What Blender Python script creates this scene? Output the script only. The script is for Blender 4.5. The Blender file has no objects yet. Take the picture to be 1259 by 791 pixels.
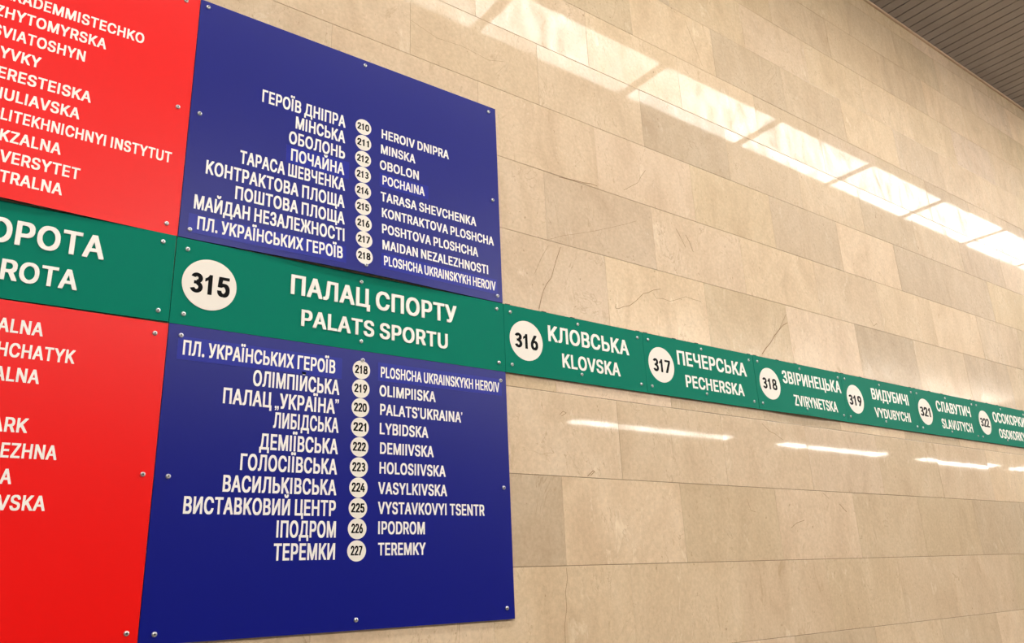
import bpy, math, random
from mathutils import Matrix, Vector
from mathutils.geometry import tessellate_polygon

random.seed(7)
sc = bpy.context.scene
COL = sc.collection

# ---------------------------------------------------------------- camera, world, exposure
cam_data = bpy.data.cameras.new('camera')
cam = bpy.data.objects.new('camera', cam_data)
COL.objects.link(cam)
sc.camera = cam
cam_data.sensor_fit = 'HORIZONTAL'
cam_data.sensor_width = 36.0
cam_data.lens = 985.33 / 1259.0 * 36.0
cam_data.clip_start = 0.05
YAW, PITCH, ROLL = -0.646646, 0.317725, 0.042015
RM = Matrix.Rotation(YAW, 3, 'Z') @ Matrix.Rotation(PITCH, 3, 'X') @ Matrix.Rotation(ROLL, 3, 'Y')
right, fwd, up = RM.col[0], RM.col[1], RM.col[2]
cam.matrix_world = Matrix(((right[0], up[0], -fwd[0], 0.0),
                           (right[1], up[1], -fwd[1], -2.18),
                           (right[2], up[2], -fwd[2], 1.6),
                           (0, 0, 0, 1)))

world = bpy.data.worlds.new('hall_ambient')
sc.world = world
world.use_nodes = True
bg = world.node_tree.nodes['Background']
bg.inputs[0].default_value = (1.0, 0.96, 0.90, 1)
bg.inputs[1].default_value = 0.35

sc.view_settings.view_transform = 'Standard'
sc.view_settings.look = 'None'
sc.view_settings.gamma = 1.0
sc.view_settings.use_curve_mapping = False
sc.view_settings.exposure = 0.0
sc.cycles.use_denoising = True
sc.cycles.max_bounces = 8
sc.cycles.sample_clamp_indirect = 6.0

LIGHT_COL = (1.0, 0.965, 0.91)
NEAR_POWER, FILL_POWER, FAR_POWER = 11.0, 18.5, 42.0

CEIL = 5.405            # underside of the slatted ceiling
HALL = 14.2             # depth of the hall, wall to wall
X0, X1 = -6.0, 40.0     # length of the hall that is built

# ---------------------------------------------------------------- materials
def mat(name, col, rough=0.5, metal=0.0, spec=0.5):
    m = bpy.data.materials.new(name)
    m.use_nodes = True
    b = m.node_tree.nodes['Principled BSDF']
    b.inputs['Base Color'].default_value = (*col, 1)
    b.inputs['Roughness'].default_value = rough
    b.inputs['Metallic'].default_value = metal
    b.inputs['Specular IOR Level'].default_value = spec
    return m

def srgb(r, g, b):
    f = lambda c: c / 12.92 if c <= 0.04045 else ((c + 0.055) / 1.055) ** 2.4
    return (f(r / 255), f(g / 255), f(b / 255))

class NT:
    """small helper to write node graphs"""
    def __init__(self, m):
        self.t = m.node_tree
        self.b = self.t.nodes['Principled BSDF']
    def n(self, kind, **kw):
        nd = self.t.nodes.new(kind)
        for k, v in kw.items():
            if k.startswith('i_'):
                nd.inputs[k[2:].replace('_', ' ')].default_value = v
            else:
                setattr(nd, k, v)
        return nd
    def l(self, a, b):
        self.t.links.new(a, b)
    def ramp(self, src, stops, interp='LINEAR'):
        r = self.n('ShaderNodeValToRGB')
        r.color_ramp.interpolation = interp
        e = r.color_ramp.elements
        while len(e) < len(stops):
            e.new(0.5)
        for k, (p, c) in enumerate(stops):
            e[k].position = p
            e[k].color = c if len(c) == 4 else (*c, 1)
        self.l(src, r.inputs[0])
        return r.outputs[0]
    def mix(self, fac, a, b, mode='MIX'):
        x = self.n('ShaderNodeMix', data_type='RGBA', blend_type=mode)
        for s, v in ((x.inputs['Factor'], fac), (x.inputs['A'], a), (x.inputs['B'], b)):
            if hasattr(v, 'links'):
                self.l(v, s)
            elif isinstance(v, (int, float)) and s.type == 'RGBA':
                s.default_value = (v, v, v, 1)
            elif isinstance(v, tuple):
                s.default_value = (*v, 1) if len(v) == 3 else v
            else:
                s.default_value = v
        return x.outputs['Result']
    def math(self, op, a, b=None):
        x = self.n('ShaderNodeMath', operation=op)
        for i, v in enumerate((a, b)):
            if v is None:
                continue
            if hasattr(v, 'links'):
                self.l(v, x.inputs[i])
            else:
                x.inputs[i].default_value = v
        return x.outputs[0]

def stone_material():
    m = mat('polished_beige_stone', (0.6, 0.48, 0.33), 0.5)
    t = NT(m)
    geo = t.n('ShaderNodeTexCoord')
    seed = t.n('ShaderNodeAttribute', attribute_name='slab_seed')
    tone = t.n('ShaderNodeAttribute', attribute_name='slab_tone')
    warm = t.n('ShaderNodeAttribute', attribute_name='slab_warm')
    sv = t.n('ShaderNodeCombineXYZ')
    for k, f in enumerate((37.0, 91.0, 53.0)):
        t.l(t.math('MULTIPLY', seed.outputs['Fac'], f), sv.inputs[k])
    add = t.n('ShaderNodeVectorMath', operation='ADD')
    t.l(geo.outputs['Object'], add.inputs[0])
    t.l(sv.outputs[0], add.inputs[1])
    P = add.outputs[0]
    # slanted, slightly stretched bedding
    mp = t.n('ShaderNodeMapping')
    mp.inputs['Rotation'].default_value = (0, 0.5, 0)
    mp.inputs['Scale'].default_value = (1.5, 1.0, 0.75)
    t.l(P, mp.inputs[0])
    n1 = t.n('ShaderNodeTexNoise', i_Scale=3.4, i_Detail=7.0, i_Roughness=0.62, i_Distortion=0.9)
    t.l(mp.outputs[0], n1.inputs['Vector'])
    n2 = t.n('ShaderNodeTexNoise', i_Scale=70.0, i_Detail=4.0, i_Roughness=0.7)
    t.l(P, n2.inputs['Vector'])
    n3 = t.n('ShaderNodeTexNoise', i_Scale=8.0, i_Detail=8.0, i_Roughness=0.72, i_Distortion=0.5)
    t.l(mp.outputs[0], n3.inputs['Vector'])
    n4 = t.n('ShaderNodeTexNoise', i_Scale=2.6, i_Detail=5.0, i_Roughness=0.6, i_Distortion=1.8)
    t.l(mp.outputs[0], n4.inputs['Vector'])
    base = t.ramp(n1.outputs['Fac'], [(0.28, srgb(200, 174, 142)), (0.5, srgb(213, 189, 157)), (0.74, srgb(221, 199, 169))])
    # fine grain
    g = t.ramp(n2.outputs['Fac'], [(0.3, (0.89, 0.88, 0.86)), (0.7, (1.07, 1.07, 1.07))])
    c = t.mix(1.0, base, g, 'MULTIPLY')
    # small pits and specks
    n5 = t.n('ShaderNodeTexNoise', i_Scale=46.0, i_Detail=3.0, i_Roughness=0.6, i_Distortion=0.4)
    t.l(mp.outputs[0], n5.inputs['Vector'])
    pit = t.ramp(n5.outputs['Fac'], [(0.255, (0.8, 0.8, 0.8)), (0.315, (0, 0, 0))])
    c = t.mix(pit, c, srgb(160, 128, 96))
    # pale shell-like blotches
    bl = t.ramp(n3.outputs['Fac'], [(0.60, (0, 0, 0)), (0.70, (0.8, 0.8, 0.8))])
    c = t.mix(bl, c, srgb(231, 213, 184))
    # brown smudges
    sm = t.ramp(n3.outputs['Fac'], [(0.29, (0.6, 0.6, 0.6)), (0.40, (0, 0, 0))])
    c = t.mix(sm, c, srgb(176, 146, 110))
    # hairline veins
    v = t.math('ABSOLUTE', t.math('SUBTRACT', n4.outputs['Fac'], 0.5))
    vv = t.ramp(v, [(0.0, (0.55, 0.55, 0.55)), (0.008, (0, 0, 0))])
    mask = t.ramp(n1.outputs['Fac'], [(0.45, (0, 0, 0)), (0.62, (1, 1, 1))])
    c = t.mix(t.mix(1.0, vv, mask, 'MULTIPLY'), c, srgb(165, 132, 96))
    tn = t.n('ShaderNodeCombineColor')
    t.l(tone.outputs['Fac'], tn.inputs[0])
    t.l(tone.outputs['Fac'], tn.inputs[1])
    t.l(t.math('MULTIPLY', tone.outputs['Fac'], warm.outputs['Fac']), tn.inputs[2])
    c = t.mix(1.0, c, tn.outputs[0], 'MULTIPLY')
    t.l(c, t.b.inputs['Base Color'])
    t.b.inputs['Roughness'].default_value = 0.42
    t.b.inputs['Specular IOR Level'].default_value = 0.16
    # polish: worn unevenly over the stone
    pol = t.ramp(n3.outputs['Fac'], [(0.36, (0.3, 0.3, 0.3)), (0.58, (1, 1, 1))])
    sp = t.ramp(t.math('FRACT', seed.outputs['Fac']), [(0.0, (0.62, 0.62, 0.62)), (1.0, (1, 1, 1))])
    t.l(t.mix(1.0, pol, sp, 'MULTIPLY'), t.b.inputs['Coat Weight'])
    t.b.inputs['Coat Roughness'].default_value = 0.04
    t.b.inputs['Coat IOR'].default_value = 1.36
    return m

def board_material(name, col, rough, spec=0.28):
    """painted sheet, a trace of unevenness in the paint"""
    m = mat(name, col, rough, spec=spec)
    t = NT(m)
    tc = t.n('ShaderNodeTexCoord')
    n = t.n('ShaderNodeTexNoise', i_Scale=5.0, i_Detail=1.0)
    t.l(tc.outputs['Object'], n.inputs['Vector'])
    b = t.n('ShaderNodeBump', i_Strength=0.02, i_Distance=0.01)
    t.l(n.outputs['Fac'], b.inputs['Height'])
    t.l(b.outputs[0], t.b.inputs['Normal'])
    return m

def emit(name, col, power):
    m = mat(name, (0.8, 0.8, 0.8), 0.4)
    b = m.node_tree.nodes['Principled BSDF']
    b.inputs['Emission Color'].default_value = (*col, 1)
    b.inputs['Emission Strength'].default_value = power
    return m

def slat_material():
    m = mat('taupe_ceiling_slats', srgb(156, 147, 139), 0.55)
    t = NT(m)
    tc = t.n('ShaderNodeTexCoord')
    n = t.n('ShaderNodeTexNoise', i_Scale=6.0, i_Detail=5.0)
    t.l(tc.outputs['Object'], n.inputs['Vector'])
    t.l(t.ramp(n.outputs['Fac'], [(0.3, srgb(150, 141, 133)), (0.7, srgb(161, 152, 144))]), t.b.inputs['Base Color'])
    return m

def floor_material():
    m = mat('speckled_grey_granite', (0.4, 0.38, 0.36), 0.25)
    t = NT(m)
    tc = t.n('ShaderNodeTexCoord')
    n = t.n('ShaderNodeTexNoise', i_Scale=180.0, i_Detail=3.0)
    t.l(tc.outputs['Object'], n.inputs['Vector'])
    t.l(t.ramp(n.outputs['Fac'], [(0.35, (0.16, 0.15, 0.14)), (0.65, (0.30, 0.28, 0.26))]), t.b.inputs['Base Color'])
    return m

M_STONE = stone_material()
M_GROUT = mat('dark_joint_mortar', srgb(120, 96, 70), 0.9, spec=0.1)
M_CRACK = mat('brown_crack', srgb(138, 106, 74), 0.8, spec=0.1)
M_SLAT = slat_material()
M_SLATGAP = mat('dark_ceiling_void', (0.02, 0.018, 0.016), 0.9, spec=0.1)
M_FLOOR = floor_material()
M_TRIM = mat('pale_edge_trim', srgb(206, 178, 150), 0.5)
M_FARWALL = mat('far_brown_granite', srgb(92, 74, 60), 0.45)
M_BLUE = board_material('blue_sign_enamel', srgb(0, 14, 122), 0.34, 0.30)
M_BLUE_STICK = board_material('blue_patch_vinyl', srgb(3, 24, 146), 0.33, 0.30)
M_RED = board_material('red_sign_enamel', srgb(236, 4, 0), 0.36, 0.30)
M_GREEN = board_material('green_sign_enamel', srgb(0, 120, 97), 0.45, 0.05)
M_EDGE = mat('grey_board_core', srgb(34, 34, 36), 0.7)
M_WHITE = mat('white_letter_vinyl', srgb(245, 240, 232), 0.45)
M_CREAM = mat('white_disc_vinyl', srgb(238, 230, 218), 0.45)
M_BLACK = mat('black_digit_vinyl', srgb(6, 5, 5), 0.5, spec=0.08)
M_STEEL = mat('zinc_screw_head', (0.66, 0.66, 0.66), 0.32, metal=1.0)
M_HOLE = mat('dark_screw_recess', (0.06, 0.055, 0.05), 0.6)
M_FRAME = mat('grey_lamp_frame', srgb(150, 134, 116), 0.5)
M_LAMP_NEAR = emit('frosted_lamp_near', LIGHT_COL, NEAR_POWER)
M_FILL_MID = emit('added_fill_glow', LIGHT_COL, FILL_POWER)  # glow of the added fill boxes, no known lamp of the hall
M_LAMP_FAR = emit('frosted_lamp_far', LIGHT_COL, FAR_POWER)

# ---------------------------------------------------------------- mesh helpers
class MB:
    def __init__(self):
        self.v, self.f, self.mi = [], [], []
    def face(self, pts, mi=0):
        k = len(self.v)
        self.v += [tuple(p) for p in pts]
        self.f.append(tuple(range(k, k + len(pts))))
        self.mi.append(mi)
    def box(self, a, b, mi=0):
        (x0, y0, z0), (x1, y1, z1) = a, b
        k = len(self.v)
        self.v += [(x0, y0, z0), (x1, y0, z0), (x1, y1, z0), (x0, y1, z0), (x0, y0, z1), (x1, y0, z1), (x1, y1, z1), (x0, y1, z1)]
        for q in ((0, 3, 2, 1), (4, 5, 6, 7), (0, 1, 5, 4), (1, 2, 6, 5), (2, 3, 7, 6), (3, 0, 4, 7)):
            self.f.append(tuple(k + i for i in q))
            self.mi.append(mi)
    def build(self, name, mats, parent=None, bend=None, loc=None):
        me = bpy.data.meshes.new(name)
        vs = self.v
        if bend:
            vs = [(x, y - bend(x, z), z) for x, y, z in vs]
        if loc:
            vs = [(x - loc[0], y - loc[1], z - loc[2]) for x, y, z in vs]
        me.from_pydata(vs, [], self.f)
        for m in (mats if isinstance(mats, (list, tuple)) else [mats]):
            me.materials.append(m)
        me.polygons.foreach_set('material_index', self.mi)
        me.update()
        o = bpy.data.objects.new(name, me)
        COL.objects.link(o)
        if parent:
            o.parent = parent
        return o

def empty(name, loc, label, cat, group=None):
    o = bpy.data.objects.new(name, None)
    o.empty_display_size = 0.1
    COL.objects.link(o)
    o.location = loc
    o['label'] = label
    o['category'] = cat
    if group:
        o['group'] = group
    return o

def structure(o):
    o['kind'] = 'structure'
    return o

# ---------------------------------------------------------------- the stone wall, slab by slab
SW, SH = 0.6043, 0.3014
EVEN_X, ODD_X, ROW_Z = 1.8344, 2.1318, 1.6550      # row 0 starts at ROW_Z; even rows have a joint at EVEN_X
GAPZ, GAPX, DEPTH = 0.0017, 0.0006, 0.004
# tone of the slabs one can tell apart in the photo: (row, column) -> brightness, column 0 starts at EVEN_X / ODD_X
TONES = {
    (0, -1): 0.88, (0, 0): 1.06, (0, 1): 0.95, (0, 2): 1.03, (0, 3): 0.96, (0, 4): 0.93, (0, 5): 0.90,
    (1, -1): 1.02, (1, 0): 0.99, (1, 1): 1.0, (1, 2): 0.98, (1, 3): 0.95, (1, 4): 1.0,
    (-1, -1): 1.02, (-1, 0): 1.0, (-1, 1): 1.0, (-1, 2): 0.97, (-1, 3): 0.99,
    (2, -1): 0.99, (2, 0): 1.08, (2, 1): 0.94, (2, 2): 0.92, (2, 3): 1.07, (2, 4): 0.90, (2, 5): 1.06,
    (3, -1): 0.99, (3, 0): 1.08, (3, 1): 0.95, (3, 2): 1.05, (3, 3): 0.86, (3, 4): 0.98,
    (4, -1): 1.0, (4, 0): 0.95, (4, 1): 1.04, (4, 2): 1.04, (4, 3): 1.0, (4, 4): 1.03,
    (5, -1): 1.02, (5, 0): 1.03, (5, 1): 0.99, (5, 2): 0.93, (5, 3): 1.06, (5, 4): 0.89, (5, 5): 0.93,
    (6, -2): 0.99, (6, -1): 0.98, (6, 0): 0.98, (6, 1): 0.87, (6, 2): 0.95, (6, 3): 1.0, (6, 4): 0.92,
    (7, 0): 1.02, (7, 1): 1.03, (8, 1): 1.03, (8, 2): 0.91, (8, 3): 0.93, (8, 4): 1.04,
    (9, 1): 0.98, (9, 2): 0.99, (9, 3): 1.0, (10, 3): 0.94, (10, 4): 0.97, (10, 5): 0.93,
}

def build_wall():
    w = MB()
    tone, seed, warm = [], [], []
    rnd = random.Random(21)
    r0 = -int(math.ceil(ROW_Z / SH))
    r1 = int(math.ceil((CEIL - ROW_Z) / SH))
    for r in range(r0, r1):
        z0 = ROW_Z + r * SH
        z1 = min(z0 + SH, CEIL)
        z0 = max(z0, 0.0)
        if z1 - z0 < 0.01:
            continue
        base = EVEN_X if r % 2 == 0 else ODD_X
        c0 = int(math.floor((X0 - base) / SW))
        c1 = int(math.ceil((X1 - base) / SW))
        for c in range(c0, c1):
            a, b = max(base + c * SW, X0), min(base + (c + 1) * SW, X1)
            if b - a < 0.01:
                continue
            ax, bx, az, bz = a + GAPX / 2, b - GAPX / 2, z0 + GAPZ / 2, z1 - GAPZ / 2
            # every slab is set a hair out of plane
            tx, tz, t0 = rnd.gauss(0, 0.0007), rnd.gauss(0, 0.0006), rnd.uniform(0, 0.0005)
            cx, cz = (ax + bx) / 2, (az + bz) / 2
            y = lambda x, z: t0 + (x - cx) * tx + (z - cz) * tz
            e = 0.0012
            f = [(ax + e, az + e), (bx - e, az + e), (bx - e, bz - e), (ax + e, bz - e)]
            o = [(ax, az), (bx, az), (bx, bz), (ax, bz)]
            n = len(w.f)
            w.face([(x, y(x, z), z) for x, z in f])
            for i in range(4):
                j = (i + 1) % 4
                w.face([(o[i][0], y(*o[i]) + 0.0005, o[i][1]), (o[j][0], y(*o[j]) + 0.0005, o[j][1]),
                        (f[j][0], y(*f[j]), f[j][1]), (f[i][0], y(*f[i]), f[i][1])])
                w.face([(o[i][0], DEPTH + 0.001, o[i][1]), (o[j][0], DEPTH + 0.001, o[j][1]),
                        (o[j][0], y(*o[j]) + 0.0005, o[j][1]), (o[i][0], y(*o[i]) + 0.0005, o[i][1])])
            k = len(w.f) - n
            tn = TONES.get((r, c))
            if tn is None:
                tn = min(1.07, max(0.88, rnd.gauss(0.985, 0.05)))
            tn = 1 + (tn - 1) * 1.35
            s, wm = rnd.random() * 10, rnd.gauss(1.0, 0.025)
            tone += [tn] * k
            seed += [s] * k
            warm += [wm] * k
    # mortar bed behind the slabs, wall body
    n = len(w.f)
    w.box((X0, DEPTH, 0), (X1, 0.30, CEIL), 1)
    # cracks and chips in the stone: polylines on the wall face
    for pts, wd in CRACKS:
        for (xa, za), (xb, zb) in zip(pts, pts[1:]):
            d = Vector((xb - xa, zb - za))
            if d.length < 1e-5:
                continue
            p = Vector((-d.y, d.x)).normalized() * wd / 2
            w.face([(xa - p.x, -0.0012, za - p.y), (xb - p.x, -0.0012, zb - p.y), (xb + p.x, -0.0012, zb + p.y), (xa + p.x, -0.0012, za + p.y)][::-1], 2)
    k = len(w.f) - n
    tone += [1.0] * k
    seed += [0.0] * k
    warm += [1.0] * k
    o = structure(w.build('wall_front', [M_STONE, M_GROUT, M_CRACK]))
    for nm, arr in (('slab_tone', tone), ('slab_seed', seed), ('slab_warm', warm)):
        at = o.data.attributes.new(nm, 'FLOAT', 'FACE')
        at.data.foreach_set('value', arr)

CRACKS = [([(1.9126, 3.1554), (1.9909, 3.165), (2.0487, 3.1683), (2.0853, 3.1749), (2.1215, 3.1737)], 0.0022),
          ([(1.8975, 2.8453), (1.8679, 2.7773), (1.8413, 2.7048), (1.8168, 2.6767), (1.7991, 2.6455), (1.785, 2.6088), (1.7731, 2.5682)], 0.0018),
          ([(1.8358, 2.8365), (1.8003, 2.7829), (1.7602, 2.7059)], 0.001),
          ([(2.1722, 2.6582), (2.1678, 2.6401), (2.1835, 2.6394), (2.2121, 2.653), (2.2501, 2.665), (2.2907, 2.6934), (2.3383, 2.7345), (2.3684, 2.7437), (2.3997, 2.7605), (2.4459, 2.7745)], 0.0018),
          ([(2.3977, 2.7456), (2.4132, 2.7265), (2.4549, 2.7322), (2.4978, 2.7277), (2.5531, 2.7482), (2.6013, 2.7683), (2.6443, 2.7647), (2.7013, 2.7635)], 0.0012),
          ([(2.279, 3.1983), (2.3273, 3.2314), (2.3705, 3.2603), (2.3954, 3.2988), (2.4279, 3.3384)], 0.0014),
          ([(3.0945, 2.5751), (3.1252, 2.6047), (3.1698, 2.639), (3.2107, 2.6815), (3.2538, 2.7167), (3.2894, 2.7451), (3.3336, 2.7669)], 0.0026),
          ([(3.2538, 2.7167), (3.294, 2.7645), (3.3308, 2.8097)], 0.0014),
          ([(2.5893, 3.09), (2.6111, 3.0581), (2.6396, 3.0113)], 0.0022),
          ([(2.6497, 3.0752), (2.6729, 3.0404), (2.688, 2.9997)], 0.0026),
          ([(1.8313, 1.6485), (1.8338, 1.613), (1.8216, 1.5718), (1.8229, 1.5202), (1.8097, 1.4652), (1.809, 1.4127)], 0.0014),
          ([(3.1198, 1.7867), (3.1668, 1.8097), (3.2284, 1.8226)], 0.0016),
          ([(3.0183, 2.2412), (3.0668, 2.2098), (3.106, 2.2003), (3.1547, 2.1779)], 0.0016),
          ([(2.8423, 4.3313), (2.8605, 4.283), (2.8808, 4.2328), (2.9083, 4.1587), (2.9341, 4.0903)], 0.0016),
          ([(1.8367, 2.8624), (1.9139, 2.8978), (2.0091, 2.9308), (2.0918, 2.9614), (2.185, 2.9994), (2.2652, 3.0332), (2.3366, 3.0661)], 0.0008),
          ([(1.9554, 1.9611), (1.9849, 1.9829), (1.9925, 1.9802), (1.9713, 1.9647)], 0.0022),
          ([(4.1085, 2.9253), (4.1424, 2.8788), (4.1822, 2.8994)], 0.002),
          ([(3.4017, 1.9494), (3.4463, 1.9229)], 0.0018),
          ([(3.5258, 1.9007), (3.5585, 1.8752), (3.5755, 1.8642)], 0.003),
          ([(1.8427, 2.1768), (1.859, 2.1902), (1.874, 2.1856), (1.8499, 2.1715)], 0.0015),
          ([(2.8436, 1.9047), (2.8608, 1.8581), (2.8921, 1.852)], 0.0012),
          ([(1.2324, 3.6145), (1.3449, 3.5829), (1.4589, 3.5938), (1.5813, 3.5798), (1.6578, 3.6028)], 0.0009),
          ([(3.4683, 2.3619), (3.4627, 2.3414)], 0.001)]

build_wall()

fl = MB(); fl.box((X0, -HALL, -0.2), (X1, 0.30, 0.0))
structure(fl.build('floor', M_FLOOR))
bw = MB(); bw.box((X0, -HALL - 0.3, -0.2), (X1, -HALL, CEIL + 0.2))
structure(bw.build('wall_back', M_FARWALL))

def build_ceiling():
    m = MB()
    m.box((X0, -HALL, CEIL + 0.02), (X1, 0.30, CEIL + 0.2), 1)
    pitch, gap = 0.0945, 0.011
    x = X0
    while x < X1 - pitch:
        m.box((x, -HALL, CEIL), (x + pitch - gap, -0.012, CEIL + 0.02), 0)
        x += pitch
    structure(m.build('ceiling', [M_SLAT, M_SLATGAP]))
build_ceiling()

t = MB()
t.box((X0, -0.014, CEIL - 0.020), (X1, -0.0005, CEIL - 0.002))
structure(t.build('trim_1', M_TRIM))

# ---------------------------------------------------------------- luminous ceiling panels
def make_lamp(w, d, m, label, group):
    e = empty('ceiling_light', (0, 0, 0), label, 'light', group)
    h, fr = 0.026, 0.03
    f = MB()
    f.box((-w / 2 - fr, -d / 2 - fr, -h), (w / 2 + fr, -d / 2, 0))
    f.box((-w / 2 - fr, d / 2, -h), (w / 2 + fr, d / 2 + fr, 0))
    f.box((-w / 2 - fr, -d / 2, -h), (-w / 2, d / 2, 0))
    f.box((w / 2, -d / 2, -h), (w / 2 + fr, d / 2, 0))
    f.build('frame', M_FRAME, e)
    p = MB()
    p.box((-w / 2, -d / 2, -h + 0.002), (w / 2, d / 2, -0.002))
    p.build('diffuser', m, e)
    return e

def copy_tree(o):
    c = o.copy()
    COL.objects.link(c)
    for ch in o.children:
        k = ch.copy()
        COL.objects.link(k)
        k.parent = c
    return c

def lamp_row(proto, spots):
    for i, (x, y) in enumerate(spots):
        o = proto if i == 0 else copy_tree(proto)
        o.location = (x, y, CEIL - 0.001)

lamp_row(make_lamp(1.366, 0.469, M_LAMP_NEAR, 'frosted luminous ceiling panel in the row mirrored high on the stone wall', 'luminous panels along the wall'),
         [(3.470 + 1.453 * k, -1.5175) for k in range(-5, 9)])
def make_fill_light():
    """an added glowing box on four rods, there to brighten the wall"""
    e = empty('fill_light', (0, 0, 0), 'added glowing fill box hung from the ceiling over the middle of the hall', 'light', 'added fill boxes over the middle of the hall')
    d = MB()
    d.box((-1.1, -0.3, -0.50), (1.1, 0.3, -0.25))
    d.build('diffuser', M_FILL_MID, e)
    for x in (-0.9, 0.9):
        for y in (-0.22, 0.22):
            q = MB()
            q.box((x - 0.008, y - 0.008, -0.25), (x + 0.008, y + 0.008, 0))
            q.build('rod', M_FRAME, e)
    return e

lamp_row(make_fill_light(), [(-3.0 + 2.6 * k, -6.25) for k in range(0, 10)])  # unseen row, added to light the stone wall evenly up to the ceiling
lamp_row(make_lamp(1.40, 0.42, M_LAMP_FAR, 'distant luminous ceiling panel mirrored as a thin streak under the green signs', 'luminous panels along the far wall'),
         [(g + 0.76 + 1.50 * k, -12.6) for g in (12.85, 21.15, 29.45, 37.0) for k in range(4) if g + 0.76 + 1.5 * k < X1 - 1])

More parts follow.
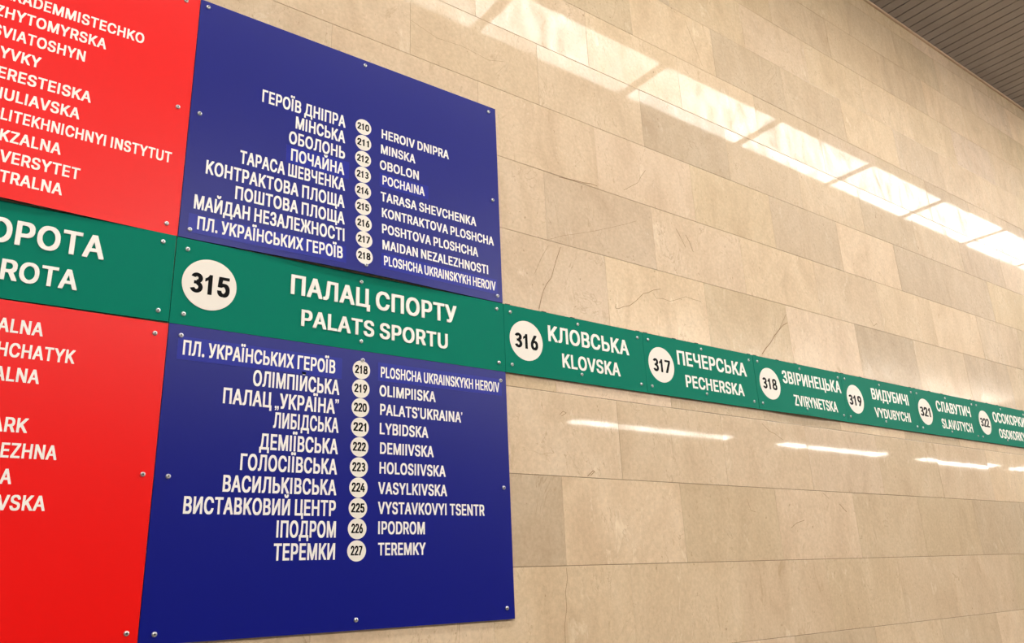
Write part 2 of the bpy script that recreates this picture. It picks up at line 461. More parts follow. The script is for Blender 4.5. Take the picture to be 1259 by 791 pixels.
# ---------------------------------------------------------------- lettering
# outlines of the sign alphabet: advance and contours, cap height 1000
GLYPHS = {'A':(950,[[[33,0],[247,0],[342,268],[645,268],[744,0],[959,2],[959,46],[949,75],[607,1000],[376,995],[41,78],[32,49]],[[396,417],[492,707],[592,419]]]),
'B':(906,[[[113,0],[597,0],[651,6],[712,22],[760,45],[834,113],[860,164],[873,215],[869,361],[860,396],[828,454],[785,497],[736,524],[766,541],[799,575],[825,619],[838,680],[834,791],[818,849],[796,890],[728,955],[654,987],[581,1000],[111,998]],[[323,153],[323,433],[498,433],[533,427],[607,389],[650,336],[666,291],[666,269],[640,215],[604,182],[511,153]],[[323,580],[323,847],[511,844],[568,822],[596,798],[624,750],[631,718],[608,658],[575,621],[540,599],[489,583]]]),
'C':(1007,[[[463,-13],[658,-10],[744,13],[798,38],[849,73],[901,126],[939,183],[971,266],[976,347],[769,347],[739,269],[683,204],[619,166],[540,146],[460,172],[406,207],[357,260],[315,333],[293,406],[283,476],[287,553],[306,642],[338,712],[369,756],[406,793],[460,828],[553,854],[613,838],[651,818],[726,750],[752,705],[769,653],[978,654],[978,702],[955,782],[901,874],[846,930],[804,959],[753,984],[677,1006],[463,1013],[377,997],[301,965],[218,904],[172,852],[127,779],[89,667],[76,581],[80,387],[99,295],[137,202],[197,116],[279,48],[377,3]]]),
'D':(992,[[[113,0],[543,0],[632,13],[696,32],[760,64],[804,96],[866,161],[914,244],[949,368],[955,422],[952,613],[933,705],[895,798],[854,858],[779,927],[693,971],[588,997],[111,998]],[[323,153],[322,846],[467,847],[543,831],[594,809],[635,780],[672,744],[713,677],[736,613],[748,537],[748,467],[732,377],[717,333],[678,266],[629,217],[584,188],[482,156]]]),
'E':(835,[[[113,0],[793,2],[791,153],[322,154],[323,430],[758,432],[756,583],[323,583],[322,846],[788,847],[788,1000],[111,998]]]),
'H':(1020,[[[113,0],[322,2],[323,436],[734,436],[736,2],[946,2],[944,1000],[736,998],[734,586],[323,586],[322,998],[111,998]]]),
'I':(433,[[[111,0],[322,0],[322,1000],[111,1000]]]),
'K':(926,[[[113,0],[322,2],[322,311],[409,404],[699,0],[930,2],[927,53],[564,559],[930,954],[928,1000],[683,1000],[323,608],[322,998],[111,998]]]),
'L':(787,[[[113,0],[768,2],[766,153],[322,154],[320,1000],[111,998]]]),
'M':(1229,[[[113,0],[318,2],[320,545],[540,0],[732,2],[944,545],[946,2],[1154,0],[1156,998],[892,995],[635,322],[376,998],[113,1000]]]),
'N':(1032,[[[113,0],[325,2],[323,637],[723,5],[959,2],[957,1000],[748,998],[747,366],[346,1000],[111,998]]]),
'O':(1051,[[[463,-13],[658,-10],[744,13],[807,45],[881,102],[927,158],[971,237],[997,311],[1013,403],[1016,553],[1003,661],[968,769],[917,855],[852,924],[766,978],[689,1003],[629,1013],[463,1013],[377,997],[301,965],[240,924],[166,842],[118,756],[89,667],[76,581],[76,419],[96,307],[134,209],[204,110],[269,54],[349,13]],[[540,146],[482,162],[438,185],[357,260],[303,368],[287,444],[283,521],[293,594],[315,667],[369,756],[438,815],[482,838],[549,854],[610,838],[654,815],[732,744],[761,699],[790,629],[809,495],[790,371],[768,314],[732,256],[654,185],[610,162]]]),
'P':(884,[[[113,0],[322,2],[323,350],[588,350],[642,360],[696,379],[744,408],[793,454],[815,486],[844,553],[857,619],[850,772],[831,833],[803,884],[763,927],[718,959],[648,987],[572,1000],[111,998]],[[323,500],[322,849],[486,847],[537,834],[578,812],[624,760],[646,686],[634,613],[602,559],[565,529],[511,506]]]),
'R':(892,[[[113,0],[322,2],[323,373],[465,371],[664,0],[892,2],[892,46],[697,400],[769,443],[815,495],[838,540],[857,616],[857,750],[844,811],[812,877],[753,939],[683,978],[575,1000],[111,998]],[[323,522],[323,850],[508,844],[568,822],[611,785],[640,731],[646,664],[621,597],[594,567],[553,541],[492,525]]]),
'S':(888,[[[371,-16],[559,-16],[683,13],[747,48],[803,100],[831,145],[850,199],[857,240],[850,368],[822,432],[769,487],[715,522],[648,551],[409,621],[339,666],[309,715],[312,753],[358,815],[416,847],[482,857],[527,844],[581,812],[615,772],[635,710],[839,710],[838,801],[796,890],[728,955],[667,987],[616,1003],[556,1013],[387,1013],[282,990],[199,946],[153,903],[124,861],[102,801],[102,645],[127,584],[177,529],[218,500],[301,462],[556,385],[604,357],[627,333],[646,295],[646,272],[627,228],[591,188],[537,156],[454,140],[381,162],[346,185],[299,240],[285,303],[73,301],[73,231],[83,186],[131,97],[183,48],[247,13]]]),
'T':(892,[[[365,0],[570,2],[570,846],[871,847],[871,1000],[61,998],[62,847],[363,846]]]),
'U':(1020,[[[454,-16],[642,-13],[747,16],[842,76],[882,119],[920,183],[939,240],[949,314],[947,1000],[739,998],[739,374],[732,320],[710,260],[670,207],[604,162],[533,143],[467,159],[409,191],[350,260],[328,320],[322,361],[322,998],[111,998],[111,317],[134,199],[178,119],[247,54],[330,10]]]),
'V':(950,[[[384,0],[611,2],[949,925],[959,954],[957,1000],[739,995],[498,293],[248,998],[32,998],[38,932]]]),
'Y':(935,[[[384,0],[592,2],[592,393],[936,941],[943,954],[941,1000],[715,1000],[489,627],[260,1000],[32,998],[38,941],[382,393]]]),
'Z':(872,[[[81,0],[841,2],[839,153],[344,154],[831,861],[833,1000],[76,998],[78,847],[570,846],[80,135]]]),
'0':(803,[[[333,-13],[528,-13],[594,0],[645,22],[689,53],[753,131],[785,193],[810,275],[829,414],[829,583],[819,675],[800,759],[756,863],[712,923],[654,972],[569,1006],[528,1013],[333,1013],[270,1000],[214,975],[140,910],[109,866],[74,794],[49,706],[33,571],[33,429],[49,291],[74,203],[115,121],[170,57],[252,6]],[[431,160],[387,186],[338,244],[297,347],[281,448],[285,583],[313,703],[360,788],[390,818],[428,840],[459,827],[505,785],[542,722],[571,627],[583,511],[571,373],[542,278],[505,215],[472,182]]]),
'1':(803,[[[292,0],[543,0],[543,1000],[350,1000],[312,918],[250,862],[165,815],[110,792],[110,625],[175,645],[235,675],[292,715]]]),
'2':(803,[[[66,0],[800,2],[799,160],[407,162],[684,458],[744,542],[772,605],[785,675],[785,763],[775,819],[750,879],[728,910],[657,972],[604,997],[528,1013],[305,1009],[245,994],[189,965],[127,910],[105,879],[71,788],[69,670],[311,670],[319,731],[338,775],[381,821],[425,843],[478,818],[511,785],[533,741],[536,706],[511,640],[451,558],[64,146]]]),
'3':(803,[[[380,1],[476,1],[478,4],[500,4],[502,7],[530,10],[598,31],[658,61],[704,94],[738,128],[759,156],[783,200],[795,236],[798,272],[801,276],[798,330],[795,332],[792,354],[780,386],[762,420],[732,458],[712,478],[680,505],[642,528],[644,532],[676,553],[714,588],[729,606],[756,650],[768,684],[771,710],[774,714],[774,758],[771,762],[771,776],[768,780],[762,810],[744,846],[723,876],[682,916],[650,940],[598,967],[548,985],[512,991],[508,994],[494,994],[490,997],[466,997],[464,1000],[392,1000],[388,997],[364,997],[362,994],[332,991],[272,973],[220,949],[172,916],[132,876],[111,846],[96,816],[116,808],[128,808],[154,799],[166,799],[194,790],[206,790],[208,787],[218,787],[244,778],[256,778],[284,769],[296,769],[322,760],[334,760],[338,757],[344,757],[354,776],[386,805],[412,814],[442,814],[464,808],[478,799],[501,776],[510,758],[510,746],[513,744],[510,716],[495,690],[484,679],[458,664],[423,660],[423,608],[418,601],[270,600],[270,440],[418,439],[420,426],[423,422],[424,394],[446,394],[482,382],[500,370],[516,354],[531,330],[537,312],[537,270],[519,230],[496,208],[470,193],[452,187],[404,187],[386,193],[358,208],[336,230],[324,252],[321,264],[316,265],[266,250],[254,250],[202,235],[190,235],[140,220],[128,220],[124,217],[80,208],[72,204],[87,170],[117,128],[152,94],[196,61],[236,40],[302,16],[352,7],[356,4],[376,4]]]),
'4':(803,[[[469,0],[711,0],[712,193],[844,197],[844,357],[712,360],[712,643],[480,646],[653,942],[651,1000],[401,998],[17,351],[19,195],[465,195]],[[311,358],[465,626],[467,360]]]),
'5':(803,[[[321,-13],[522,-13],[613,9],[689,53],[734,99],[775,165],[800,256],[800,407],[775,498],[731,571],[657,635],[582,667],[522,676],[338,675],[359,840],[755,840],[755,1000],[121,995],[71,546],[71,470],[170,456],[314,456],[374,494],[418,503],[459,484],[498,451],[524,417],[549,354],[549,307],[524,241],[481,192],[428,160],[387,173],[332,222],[310,263],[302,299],[55,297],[55,231],[64,181],[80,140],[112,93],[182,31],[264,-3]]]),
'6':(803,[[[330,-13],[531,-13],[620,9],[689,50],[734,96],[781,181],[797,250],[797,392],[778,470],[744,533],[679,594],[623,623],[553,638],[464,640],[675,942],[673,1000],[412,1000],[175,653],[90,495],[64,401],[61,294],[71,215],[93,153],[134,90],[186,41],[258,3]],[[428,157],[384,182],[351,215],[322,266],[310,329],[322,376],[354,429],[406,472],[434,481],[478,456],[520,410],[539,373],[552,319],[536,259],[505,209],[469,176]]]),
'7':(803,[[[126,0],[381,0],[388,8],[800,829],[799,1000],[61,998],[63,840],[520,838],[124,58]]]),
'8':(803,[[[327,-13],[535,-13],[648,13],[717,50],[766,96],[794,137],[813,184],[819,215],[819,344],[813,376],[788,436],[766,467],[700,524],[756,590],[781,656],[785,791],[775,835],[744,898],[698,947],[657,975],[598,1000],[531,1013],[330,1013],[274,1003],[198,972],[154,940],[102,876],[83,829],[74,763],[80,649],[105,586],[162,524],[105,480],[58,404],[42,344],[42,215],[49,184],[83,112],[145,50],[214,13]],[[428,154],[365,179],[326,212],[297,263],[294,297],[313,344],[349,387],[399,418],[434,428],[491,403],[536,360],[558,322],[568,281],[552,237],[509,189],[472,167]],[[428,604],[381,629],[354,656],[335,687],[326,731],[338,769],[360,800],[393,827],[434,843],[478,821],[511,788],[536,725],[524,684],[495,643],[465,619]]]),
'9':(803,[[[189,0],[450,0],[690,354],[769,498],[797,605],[797,744],[788,794],[756,869],[725,914],[679,956],[620,991],[528,1013],[330,1013],[267,1000],[204,972],[148,928],[90,844],[64,756],[61,646],[71,568],[105,486],[154,428],[223,384],[308,362],[398,360],[187,58]],[[428,519],[384,544],[348,580],[322,627],[310,681],[319,725],[344,775],[381,814],[431,843],[481,814],[517,775],[536,741],[552,678],[542,634],[514,580],[475,541]]]),
'Б':(892,[[[113,0],[581,0],[629,6],[686,22],[744,51],[803,104],[825,135],[857,221],[860,365],[850,412],[825,470],[769,532],[699,573],[616,596],[322,600],[323,850],[772,850],[772,1000],[111,998]],[[323,150],[323,449],[508,446],[581,420],[618,390],[646,336],[650,285],[627,228],[591,188],[549,166],[502,153]]]),
'Г':(802,[[[113,0],[322,2],[322,849],[782,850],[782,1000],[111,998]]]),
'Д':(1117,[[[62,-204],[263,-204],[266,0],[890,0],[893,-204],[1099,-202],[1099,148],[990,151],[989,1000],[306,998],[264,505],[226,307],[185,209],[135,150],[61,148]],[[396,150],[433,247],[465,403],[503,849],[779,850],[780,151]]]),
'Ж':(1303,[[[37,0],[260,0],[521,424],[567,422],[568,0],[777,2],[779,424],[823,424],[831,416],[1081,0],[1307,0],[1306,53],[1016,518],[1277,941],[1283,998],[1049,1000],[815,591],[804,576],[779,576],[777,998],[568,1000],[567,578],[540,576],[295,1000],[62,1000],[64,947],[328,518],[41,59],[35,46]]]),
'З':(858,[[[368,-13],[533,-13],[651,16],[721,57],[771,107],[803,161],[818,212],[822,333],[806,400],[783,441],[740,487],[685,518],[748,578],[780,645],[787,677],[780,820],[755,881],[696,949],[619,994],[559,1010],[374,1013],[260,984],[209,955],[162,916],[127,868],[102,798],[100,710],[304,710],[309,747],[328,788],[374,831],[454,860],[521,831],[564,782],[576,747],[576,709],[557,664],[511,618],[435,589],[312,584],[314,436],[428,436],[479,427],[546,395],[592,346],[608,307],[611,275],[589,221],[556,185],[508,156],[451,140],[432,143],[365,169],[325,202],[299,244],[288,293],[80,291],[86,186],[131,100],[170,61],[237,19],[304,-3]]]),
'И':(1032,[[[113,0],[346,0],[747,634],[748,2],[959,2],[957,1000],[726,998],[323,363],[322,998],[111,998]]]),
'Й':(1032,[[[113,0],[346,0],[747,634],[748,2],[959,2],[957,1000],[726,998],[323,363],[322,998],[111,998]],[[460,1057],[613,1057],[658,1070],[696,1092],[732,1129],[761,1183],[768,1279],[594,1280],[592,1256],[576,1221],[533,1191],[494,1228],[479,1280],[307,1280],[309,1202],[338,1135],[403,1076]]]),
'Ї':(433,[[[111,0],[322,0],[322,1000],[111,1000]],[[35,1073],[150,1076],[189,1107],[202,1135],[202,1212],[175,1255],[140,1271],[22,1271],[-6,1258],[-27,1237],[-40,1202],[-34,1119],[-13,1092]],[[306,1073],[417,1076],[460,1107],[473,1139],[473,1205],[466,1228],[436,1261],[411,1271],[293,1271],[264,1258],[244,1237],[231,1209],[234,1126],[261,1089]]]),
'Л':(1025,[[[62,0],[218,0],[288,16],[357,65],[392,126],[427,275],[476,850],[742,849],[742,2],[952,2],[951,1000],[274,998],[210,272],[182,193],[154,166],[119,153],[61,148]]]),
'П':(1020,[[[113,0],[322,2],[323,847],[736,846],[736,2],[946,2],[944,1000],[111,998]]]),
'У':(869,[[[164,0],[355,0],[396,6],[457,32],[503,75],[548,154],[869,932],[876,947],[874,1000],[656,995],[463,503],[404,658],[255,998],[32,998],[32,951],[357,240],[328,183],[298,162],[260,153],[162,151]]]),
'Ц':(991,[[[811,-204],[1013,-202],[1013,148],[920,151],[920,998],[710,998],[710,151],[323,150],[322,998],[113,1000],[111,2],[807,0]]]),
'Ч':(963,[[[683,0],[892,2],[892,998],[682,998],[682,584],[568,529],[502,513],[467,513],[406,532],[374,551],[341,584],[318,629],[309,680],[309,998],[100,1000],[99,623],[111,549],[134,492],[162,451],[202,414],[260,382],[311,366],[377,357],[553,357],[680,382]]]),
'Ш':(1301,[[[113,0],[1228,0],[1229,998],[1019,998],[1018,150],[774,151],[772,1000],[567,998],[567,151],[323,150],[322,998],[113,1000]]]),
'Щ':(1319,[[[1119,-204],[1322,-202],[1322,148],[1229,151],[1229,998],[1019,998],[1018,150],[774,151],[772,1000],[567,998],[567,151],[323,150],[322,998],[113,1000],[111,2],[1116,0]]]),
'Ь':(897,[[[113,0],[591,0],[677,16],[747,48],[806,97],[838,142],[866,215],[873,377],[863,425],[825,505],[756,570],[699,599],[604,621],[322,623],[320,1000],[111,998]],[[323,150],[323,471],[492,471],[530,465],[584,443],[631,403],[659,346],[662,301],[640,237],[604,194],[556,166],[514,153]]]),
'Х':(940,[[[37,0],[260,0],[489,331],[718,0],[943,2],[943,49],[621,514],[927,954],[925,1000],[702,1000],[492,694],[285,1000],[57,998],[57,951],[360,508],[38,53]]]),
'.':(402,[[[174,-10],[291,-6],[314,3],[341,30],[354,59],[354,139],[344,164],[320,191],[285,207],[161,207],[111,177],[92,132],[96,53],[129,6]]]),
'„':(500,[[[50,150],[215,150],[215,30],[208,-35],[180,-85],[125,-120],[75,-135],[55,-75],[100,-55],[128,-25],[135,0],[50,0]],[[285,150],[450,150],[450,30],[443,-35],[415,-85],[360,-120],[310,-135],[290,-75],[335,-55],[363,-25],[370,0],[285,0]]]),
'”':(500,[[[50,1000],[215,1000],[215,880],[208,815],[180,765],[125,730],[75,715],[55,775],[100,795],[128,825],[135,850],[50,850]],[[285,1000],[450,1000],[450,880],[443,815],[415,765],[360,730],[310,715],[290,775],[335,795],[363,825],[370,850],[285,850]]]),
'’':(270,[[[50,1000],[215,1000],[215,880],[208,815],[180,765],[125,730],[75,715],[55,775],[100,795],[128,825],[135,850],[50,850]]])}
SAME = {'А': 'A', 'В': 'B', 'Е': 'E', 'І': 'I', 'К': 'K', 'М': 'M', 'Н': 'H', 'О': 'O', 'Р': 'P', 'С': 'C', 'Т': 'T'}
SPACE = 330
_tris = {}

def glyph(ch):
    ch = SAME.get(ch, ch)
    adv, cs = GLYPHS[ch]
    if ch not in _tris:
        flat = [p for c in cs for p in c]
        offs = [sum(len(q) for q in cs[:i]) for i in range(len(cs))]
        box = [(min(p[0] for p in c), max(p[0] for p in c), min(p[1] for p in c), max(p[1] for p in c)) for c in cs]
        inside = lambda i, j: box[i][0] > box[j][0] and box[i][1] < box[j][1] and box[i][2] > box[j][2] and box[i][3] < box[j][3]
        holes = [i for i in range(len(cs)) if any(j != i and inside(i, j) for j in range(len(cs)))]
        out = []
        for j in range(len(cs)):            # every outer contour with the counters inside it
            if j in holes:
                continue
            ids = [j] + [i for i in holes if inside(i, j)]
            idx = [offs[i] + k for i in ids for k in range(len(cs[i]))]
            for tri in tessellate_polygon([[Vector((x, y, 0)) for x, y in cs[i]] for i in ids]):
                a, b, c = (idx[k] for k in tri)
                (ax, ay), (bx, by), (cx, cy) = flat[a], flat[b], flat[c]
                if (bx - ax) * (cy - ay) - (by - ay) * (cx - ax) < 0:
                    a, c = c, a
                out.append((a, b, c))
        _tris[ch] = out
    return adv, cs, _tris[ch]

def layout(s):
    x, L = 0, []
    for ch in s:
        if ch == ' ':
            x += SPACE
            continue
        adv, cs, tr = glyph(ch)
        xs = [p[0] for c in cs for p in c]
        L.append((ch, x, x + min(xs), x + max(xs)))
        x += adv
    return L

def lettering(name, s, x0, x1, base, cap, yf, m, parent, bend=None, loc=None, depth=0.0006, anchor=0):
    """letters of s, cap height cap, standing on base; the letter number anchor starts at x0, the last one ends at x1"""
    L = layout(s)
    a, b = L[anchor][2], L[-1][3]
    k = (x1 - x0) / (b - a)
    mb = MB()
    for ch, ox, _, _ in L:
        adv, cs, tr = glyph(ch)
        n = len(mb.v)
        flat = [p for c in cs for p in c]
        P = [(x0 + (ox + px - a) * k, base + py * cap / 1000) for px, py in flat]
        mb.v += [(x, yf - depth, z) for x, z in P]
        mb.v += [(x, yf, z) for x, z in P]
        N = len(P)
        for t3 in tr:
            mb.f.append(tuple(n + i for i in t3))
            mb.mi.append(0)
        q = 0
        for c in cs:
            for i in range(len(c)):
                j = (i + 1) % len(c)
                mb.f.append((n + q + i, n + N + q + i, n + N + q + j, n + q + j))
                mb.mi.append(0)
            q += len(c)
    return mb.build(name, m, parent, bend, loc)

def disc_mesh(cx, cz, r, yf, depth=0.0006, n=56):
    mb = MB()
    ring = [(cx + r * math.cos(2 * math.pi * i / n), cz + r * math.sin(2 * math.pi * i / n)) for i in range(n)]
    mb.face([(x, yf - depth, z) for x, z in ring])
    for i in range(n):
        a, b = ring[i], ring[(i + 1) % n]
        mb.face([(a[0], yf, a[1]), (b[0], yf, b[1]), (b[0], yf - depth, b[1]), (a[0], yf - depth, a[1])])
    return mb

def screw_mesh(cx, cz, yf, r=0.0064, turn=0.3):
    """domed pan head with a cross recess"""
    mb = MB()
    prof = [(1.0, 0.0), (1.0, 0.0012), (0.93, 0.0026), (0.75, 0.0039), (0.45, 0.0047)]
    n = 20
    rings = [[(cx + r * q * math.cos(2 * math.pi * i / n), yf - h, cz + r * q * math.sin(2 * math.pi * i / n)) for i in range(n)] for q, h in prof]
    for A, B in zip(rings, rings[1:]):
        for i in range(n):
            j = (i + 1) % n
            mb.face([A[i], A[j], B[j], B[i]])
    mb.face(rings[-1])
    q = [(cx + r * 0.36 * math.cos(2 * math.pi * i / 12), yf - 0.00485, cz + r * 0.36 * math.sin(2 * math.pi * i / 12)) for i in range(12)]
    mb.face(q, 1)
    for k in range(2):
        a = turn + k * math.pi / 2
        ux, uz = math.cos(a), math.sin(a)
        px, pz = -uz, ux
        l, w, h = r * 0.44, r * 0.13, 0.0049 + 0.0001 * k
        mb.face([(cx + ux * l * s + px * w * q, yf - h, cz + uz * l * s + pz * w * q) for s, q in ((-1, -1), (1, -1), (1, 1), (-1, 1))], 1)
    return mb

BACK, FRONT = -0.0035, -0.0100     # the boards stand on small spacers

def board_mesh(x0, x1, z0, z1, nx=1, nz=1):
    mb = MB()
    gx = [x0 + (x1 - x0) * i / nx for i in range(nx + 1)]
    gz = [z0 + (z1 - z0) * i / nz for i in range(nz + 1)]
    for i in range(nx):
        for j in range(nz):
            q = [(gx[i], gz[j]), (gx[i + 1], gz[j]), (gx[i + 1], gz[j + 1]), (gx[i], gz[j + 1])]
            mb.face([(x, FRONT, z) for x, z in q])
            mb.face([(x, BACK, z) for x, z in q][::-1], 1)
    for i in range(nx):
        mb.face([(gx[i], BACK, z0), (gx[i + 1], BACK, z0), (gx[i + 1], FRONT, z0), (gx[i], FRONT, z0)], 1)
        mb.face([(gx[i], FRONT, z1), (gx[i + 1], FRONT, z1), (gx[i + 1], BACK, z1), (gx[i], BACK, z1)], 1)
    for j in range(nz):
        mb.face([(x0, BACK, gz[j]), (x0, FRONT, gz[j]), (x0, FRONT, gz[j + 1]), (x0, BACK, gz[j + 1])], 0)
        mb.face([(x1, FRONT, gz[j]), (x1, BACK, gz[j]), (x1, BACK, gz[j + 1]), (x1, FRONT, gz[j + 1])], 0)
    return mb

def bow(x0, x1, zedge, zfar, amount):
    """outward bulge of a loosely screwed board along one edge"""
    def f(x, z):
        u = min(1, max(0, (x - x0) / (x1 - x0)))
        v = min(1, max(0, (z - zfar) / (zedge - zfar)))
        return amount * math.sin(math.pi * u) ** 2 * v * v
    return f

class Sign:
    def __init__(self, name, label, x0, x1, z0, z1, m, bend=None, group=None):
        self.loc = ((x0 + x1) / 2, 0.0, z0)
        self.bend = bend
        self.e = empty(name, self.loc, label, 'sign', group)
        n = (24, 12) if bend else (1, 1)
        self.add(board_mesh(x0, x1, z0, z1, *n), 'board', [m, M_EDGE])
    def add(self, mb, name, m, parent=None):
        return mb.build(name, m, parent or self.e, self.bend, self.loc)
    def text(self, s, x0, x1, base, cap, m=None, parent=None, yf=FRONT, depth=0.0006, anchor=0, name='lettering'):
        return lettering(name, s, x0, x1, base, cap, yf, m or M_WHITE, parent or self.e, self.bend, self.loc, depth, anchor)
    def disc(self, cx, cz, r, digits, x0, x1, base, cap, depth=0.0008):
        d = self.add(disc_mesh(cx, cz, r, FRONT, depth), 'number_disc', M_CREAM)
        self.text(digits, x0, x1, base, cap, M_BLACK, d, FRONT - depth, 0.0005, name='digits')
    def screws(self, spots, r=0.0066):
        for i, (x, z) in enumerate(spots):
            self.add(screw_mesh(x, z, FRONT - 0.0001, r, random.uniform(0, 1.5)), 'screw', [M_STEEL, M_HOLE])
    def sticker(self, x0, x1, z0, z1, s, tx0, tx1, base, cap):
        k = self.add(sticker_mesh(x0, x1, z0, z1), 'patch_sticker', M_BLUE_STICK)
        self.text(s, tx0, tx1, base, cap, None, k, FRONT - 0.0006, 0.0005)

def sticker_mesh(x0, x1, z0, z1, n=24):
    mb = MB()
    y = FRONT - 0.0006
    for i in range(n):
        a, b = x0 + (x1 - x0) * i / n, x0 + (x1 - x0) * (i + 1) / n
        mb.face([(a, y, z0), (b, y, z0), (b, y, z1), (a, y, z1)])
        mb.face([(a, FRONT, z0), (b, FRONT, z0), (b, y, z0), (a, y, z0)])
        mb.face([(a, y, z1), (b, y, z1), (b, FRONT, z1), (a, FRONT, z1)])
    mb.face([(x0, FRONT, z0), (x0, y, z0), (x0, y, z1), (x0, FRONT, z1)])
    mb.face([(x1, y, z0), (x1, FRONT, z0), (x1, FRONT, z1), (x1, y, z1)])
    return mb

# ---- upper blue sign
s = Sign('route_sign', 'upper blue route sign with white discs 210 to 218, above the green 315 strip', 0.490, 1.600, 2.5575, 3.3565, M_BLUE,
         bow(0.49, 1.60, 2.5575, 2.95, 0.016))
for a in (('ГЕРОЇВ ДНІПРА', .6973, .9785, 3.0649, .0445), ('МІНСЬКА', .8090, .9786, 3.0065, .0440), ('ОБОЛОНЬ', .7895, .9800, 2.9475, .0440),
          ('ТАРАСА ШЕВЧЕНКА', .6427, .9825, 2.8320, .0440), ('КОНТРАКТОВА ПЛОЩА', .5480, .9820, 2.7695, .0445),
          ('ПОШТОВА ПЛОЩА', .6366, .9828, 2.7110, .0430), ('МАЙДАН НЕЗАЛЕЖНОСТІ', .5241, .9824, 2.6515, .0445),
          ('HEROIV DNIPRA', 1.1128, 1.3831, 3.0700, .0345), ('MINSKA', 1.1108, 1.2442, 3.0110, .0340), ('OBOLON', 1.1075, 1.2583, 2.9505, .0340),
          ('TARASA SHEVCHENKA', 1.1115, 1.4946, 2.8318, .0340), ('KONTRAKTOVA PLOSHCHA', 1.1160, 1.5698, 2.7728, .0335),
          ('POSHTOVA PLOSHCHA', 1.1160, 1.4989, 2.7137, .0340), ('MAIDAN NEZALEZHNOSTI', 1.1168, 1.5407, 2.6555, .0338)):
    s.text(*a)
s.sticker(.783, .996, 2.8775, 2.9405, 'ПОЧАЙНА', .7988, .9787, 2.8884, .0425)
s.sticker(.513, .988, 2.5765, 2.6345, 'ПЛ. УКРАЇНСЬКИХ ГЕРОЇВ', .5378, .9764, 2.5895, .0410)
s.sticker(1.108, 1.296, 2.8850, 2.9370, 'POCHAINA', 1.1176, 1.2804, 2.8946, .0335)
s.sticker(1.111, 1.578, 2.5860, 2.6420, 'PLOSHCHA UKRAINSKYKH HEROIV', 1.1210, 1.5710, 2.5983, .0340)
for k, (x, z) in enumerate(((1.0444, 3.0896), (1.0450, 3.0295), (1.0453, 2.9686), (1.0457, 2.9097), (1.0468, 2.8501), (1.0480, 2.7913), (1.0494, 2.7319), (1.0509, 2.6741), (1.0515, 2.6155))):
    s.disc(x, z, 0.0289, str(210 + k), x - 0.0225, x + 0.0205, z - 0.0120, 0.0250)
s.screws([(.5125, 3.3360), (1.0455, 3.3355), (1.5665, 3.3320), (.5165, 2.9580), (1.5717, 2.9570), (.5190, 2.5840), (1.0565, 2.5845), (1.5775, 2.5800)])

# ---- lower blue sign
s = Sign('route_sign', 'lower blue route sign with white discs 218 to 227, below the green 315 strip', 0.490, 1.601, 1.4985, 2.3030, M_BLUE)
for a in (('ОЛІМПІЙСЬКА', .7240, .9835, 2.1570, .0455), ('ПАЛАЦ „УКРАЇНА”', .6455, .9831, 2.0993, .0440), ('ЛИБІДСЬКА', .7882, .9843, 2.0434, .0445),
          ('ДЕМІЇВСЬКА', .7525, .9839, 1.9810, .0445), ('ГОЛОСІЇВСЬКА', .7038, .9829, 1.9225, .0445), ('ВАСИЛЬКІВСЬКА', .6616, .9827, 1.8637, .0440),
          ('ВИСТАВКОВИЙ ЦЕНТР', .5665, .9825, 1.8055, .0440), ('ІПОДРОМ', .8128, .9848, 1.7468, .0450), ('ТЕРЕМКИ', .8079, .9842, 1.6872, .0445),
          ('OLIMPIISKA', 1.1165, 1.3169, 2.1682, .0345), ('PALATS’UKRAINA’', 1.1193, 1.4179, 2.1097, .0345), ('LYBIDSKA', 1.1188, 1.2884, 2.0502, .0348),
          ('DEMIIVSKA', 1.1204, 1.3076, 1.9908, .0348), ('HOLOSIIVSKA', 1.1194, 1.3507, 1.9318, .0348), ('VASYLKIVSKA', 1.1160, 1.3551, 1.8720, .0348),
          ('VYSTAVKOVYI TSENTR', 1.1160, 1.4952, 1.8143, .0350), ('IPODROM', 1.1174, 1.2742, 1.7565, .0365), ('TEREMKY', 1.1176, 1.2765, 1.6968, .0355)):
    s.text(*a)
s.sticker(.516, .990, 2.2070, 2.2710, 'ПЛ. УКРАЇНСЬКИХ ГЕРОЇВ', .5303, .9682, 2.2205, .0415)
s.sticker(1.110, 1.581, 2.2160, 2.2745, 'PLOSHCHA UKRAINSKYKH HEROIV', 1.1200, 1.5711, 2.2274, .0345)
for k, (x, z) in enumerate(((1.0541, 2.2432), (1.0533, 2.1842), (1.0533, 2.1255), (1.0529, 2.0661), (1.0526, 2.0070), (1.0520, 1.9472), (1.0518, 1.8881), (1.0516, 1.8294), (1.0505, 1.7715), (1.0501, 1.7102))):
    h = 0.0185 if k >= 8 else 0.0215
    s.disc(x, z, 0.0290, str(218 + k), x - h, x + h - 0.001, z - 0.0125, 0.0262)
s.screws([(.5224, 2.2730), (1.0575, 2.2740), (1.5775, 2.2700), (.5230, 1.8975), (1.5750, 1.9060), (.5250, 1.5220), (1.0520, 1.5255), (1.5705, 1.5320)])

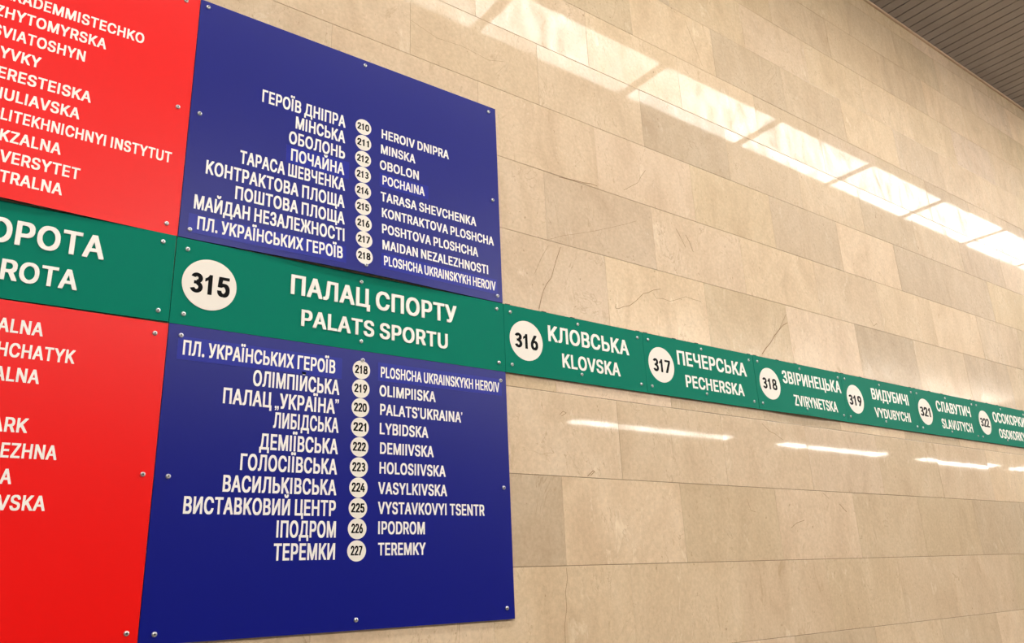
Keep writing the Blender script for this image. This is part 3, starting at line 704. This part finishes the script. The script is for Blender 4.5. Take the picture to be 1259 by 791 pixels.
# ---- red signs at the left
s = Sign('route_sign', 'upper red route sign at the left edge, above the green strip without a disc', -0.622, 0.4880, 2.5572, 3.3565, M_RED,
         bow(-0.622, 0.488, 2.5572, 2.95, 0.017))
for t_, k, x0, x1, b in (('AKADEMMISTECHKO', 4, .0907, .3449, 3.1308), ('ZHYTOMYRSKA', 1, .0080, .2511, 3.0727), ('SVIATOSHYN', 1, .0085, .2045, 3.0132),
                         ('NYVKY', 1, .0113, .1045, 2.9522), ('BERESTEISKA', 2, .0375, .2328, 2.8925), ('SHULIAVSKA', 2, .0378, .2113, 2.8328),
                         ('POLITEKHNICHNYI INSTYTUT', 2, .0385, .4521, 2.7742), ('VOKZALNA', 3, .0663, .1809, 2.7143),
                         ('UNIVERSYTET', 3, .0509, .2315, 2.6556), ('TEATRALNA', 3, .0579, .1970, 2.5995)):
    s.text(t_, x0, x1, b, .0335, anchor=k)
s.screws([(.4570, 2.5872), (.4546, 2.9590), (.4472, 3.3300), (-.592, 2.587), (-.592, 2.958), (-.592, 3.330), (-.068, 3.333), (-.068, 2.586)])

s = Sign('route_sign', 'lower red route sign at the bottom left corner of the photo', -0.622, 0.4880, 1.4990, 2.3010, M_RED)
for t_, k, x0, x1, b in (('TEATRALNA', 6, .1335, .2022, 2.2217), ('KHRESHCHATYK', 7, .1642, .2780, 2.1622), ('ARSENALNA', 6, .1410, .2088, 2.1031),
                         ('HIDROPARK', 7, .1532, .1998, 1.9840), ('LIVOBEREZHNA', 8, .1735, .2680, 1.9246), ('DARNYTSIA', 8, .1602, .1835, 1.8651),
                         ('CHERNIHIVSKA', 10, .2117, .2583, 1.8065)):
    s.text(t_, x0, x1, b, .0345, anchor=k)
s.screws([(.4564, 2.2690), (.4625, 1.9000), (.4625, 1.5280), (-.592, 2.269), (-.592, 1.900), (-.592, 1.528), (-.068, 2.272), (-.068, 1.527)])

# ---- green strip
ZB, ZT = 2.3040, 2.5552
s = Sign('station_sign', 'green station strip without a disc, between the two red signs', -0.622, 0.4875, ZB - 0.001, ZT - 0.001, M_GREEN)
s.text('ЗОЛОТІ ВОРОТА', .1135, .3138, 2.4445, .0640, depth=0.003, anchor=8)
s.text('ZOLOTI VOROTA', .0945, .2614, 2.3500, .0530, depth=0.003, anchor=8)
s.screws([(.4542, 2.5284), (.4586, 2.3302), (-.592, 2.528), (-.592, 2.332), (-.068, 2.529), (-.068, 2.332)])
s.e.rotation_euler = (0, -0.006, 0)

s = Sign('station_sign', 'long green station strip numbered 315 between the two blue signs', 0.4890, 1.6015, ZB, ZT, M_GREEN)
s.text('ПАЛАЦ СПОРТУ', .8190, 1.4018, 2.4475, .0620, depth=0.003)
s.text('PALATS SPORTU', .8555, 1.3651, 2.3530, .0515, depth=0.003)
s.disc(.5855, 2.4300, .0745, '315', .5335, .6412, 2.4005, .0590, depth=0.002)
s.screws([(.5186, 2.5237), (.5233, 2.3340), (1.0473, 2.5290), (1.0510, 2.3335), (1.5715, 2.5300), (1.5730, 2.3340)])

WHERE = {'316': 'beside the long 315 strip', '317': 'second of the short ones',
         '318': 'third of the short ones', '319': 'fourth of the short ones',
         '321': 'next to last at the right', '322': 'cut by the right edge'}
for num, x0, x1, bend, disc, uk, la in (
        ('316', 1.6030, 2.2970, None, (1.6990, 2.4310, 1.6465, 1.7511, 2.4010, .0550), ('КЛОВСЬКА', 1.8020, 2.2126, 2.4457, .0610), ('KLOVSKA', 1.8630, 2.1552, 2.3530, .0535)),
        ('317', 2.2985, 3.0030, None, (2.3930, 2.4305, 2.3436, 2.4447, 2.3990, .0550), ('ПЕЧЕРСЬКА', 2.4930, 2.9440, 2.4456, .0615), ('PECHERSKA', 2.5310, 2.9097, 2.3527, .0525)),
        ('318', 3.0060, 3.7070, 0.010, (3.1070, 2.4320, 3.0528, 3.1564, 2.4050, .0520), ('ЗВІРИНЕЦЬКА', 3.2100, 3.6889, 2.4483, .0610), ('ZVIRYNETSKA', 3.2717, 3.6296, 2.3450, .0525)),
        ('319', 3.7085, 4.4150, None, (3.8070, 2.4300, 3.7474, 3.8607, 2.3965, .0530), ('ВИДУБИЧІ', 3.9720, 4.3395, 2.4475, .0600), ('VYDUBYCHI', 3.9746, 4.3266, 2.3532, .0510)),
        ('321', 4.4165, 5.1190, None, (4.5080, 2.4290, 4.4500, 4.5600, 2.4020, .0530), ('СЛАВУТИЧ', 4.6450, 5.0520, 2.4460, .0620), ('SLAVUTYCH', 4.6720, 5.0381, 2.3505, .0550)),
        ('322', 5.1205, 5.8300, None, (5.2195, 2.4270, 5.1600, 5.2720, 2.4000, .0530), ('ОСОКОРКИ', 5.3450, 5.7950, 2.4420, .0640), ('OSOKORKY', 5.3850, 5.7550, 2.3460, .0570))):
    s = Sign('station_sign', 'short green station strip with white disc %s, %s' % (num, WHERE[num]), x0, x1, ZB, ZT, M_GREEN,
             bow(x0, x1, ZB, ZT, bend) if bend else None)
    s.text(*uk)
    s.text(*la)
    cx, cz, a, b, base, cap = disc
    s.disc(cx, cz, .0743, num, a, b, base, cap)
    xm = (x0 + x1) / 2
    s.screws([(x0 + .0280, 2.5285), (x0 + .0275, 2.3338), (xm, 2.5330), (xm + .004, 2.3365), (x1 - .0305, 2.5275), (x1 - .0315, 2.3350)], 0.0062)
    for q in (0.03, 0.27, 0.47, 0.97):      # dark wall clips that peep over the top edge
        xc = x0 + (x1 - x0) * q
        c = MB()
        c.box((xc - 0.010, -0.0085, ZT - 0.030), (xc + 0.010, -0.0005, ZT + 0.0035))
        s.add(c, 'wall_clip', M_EDGE)
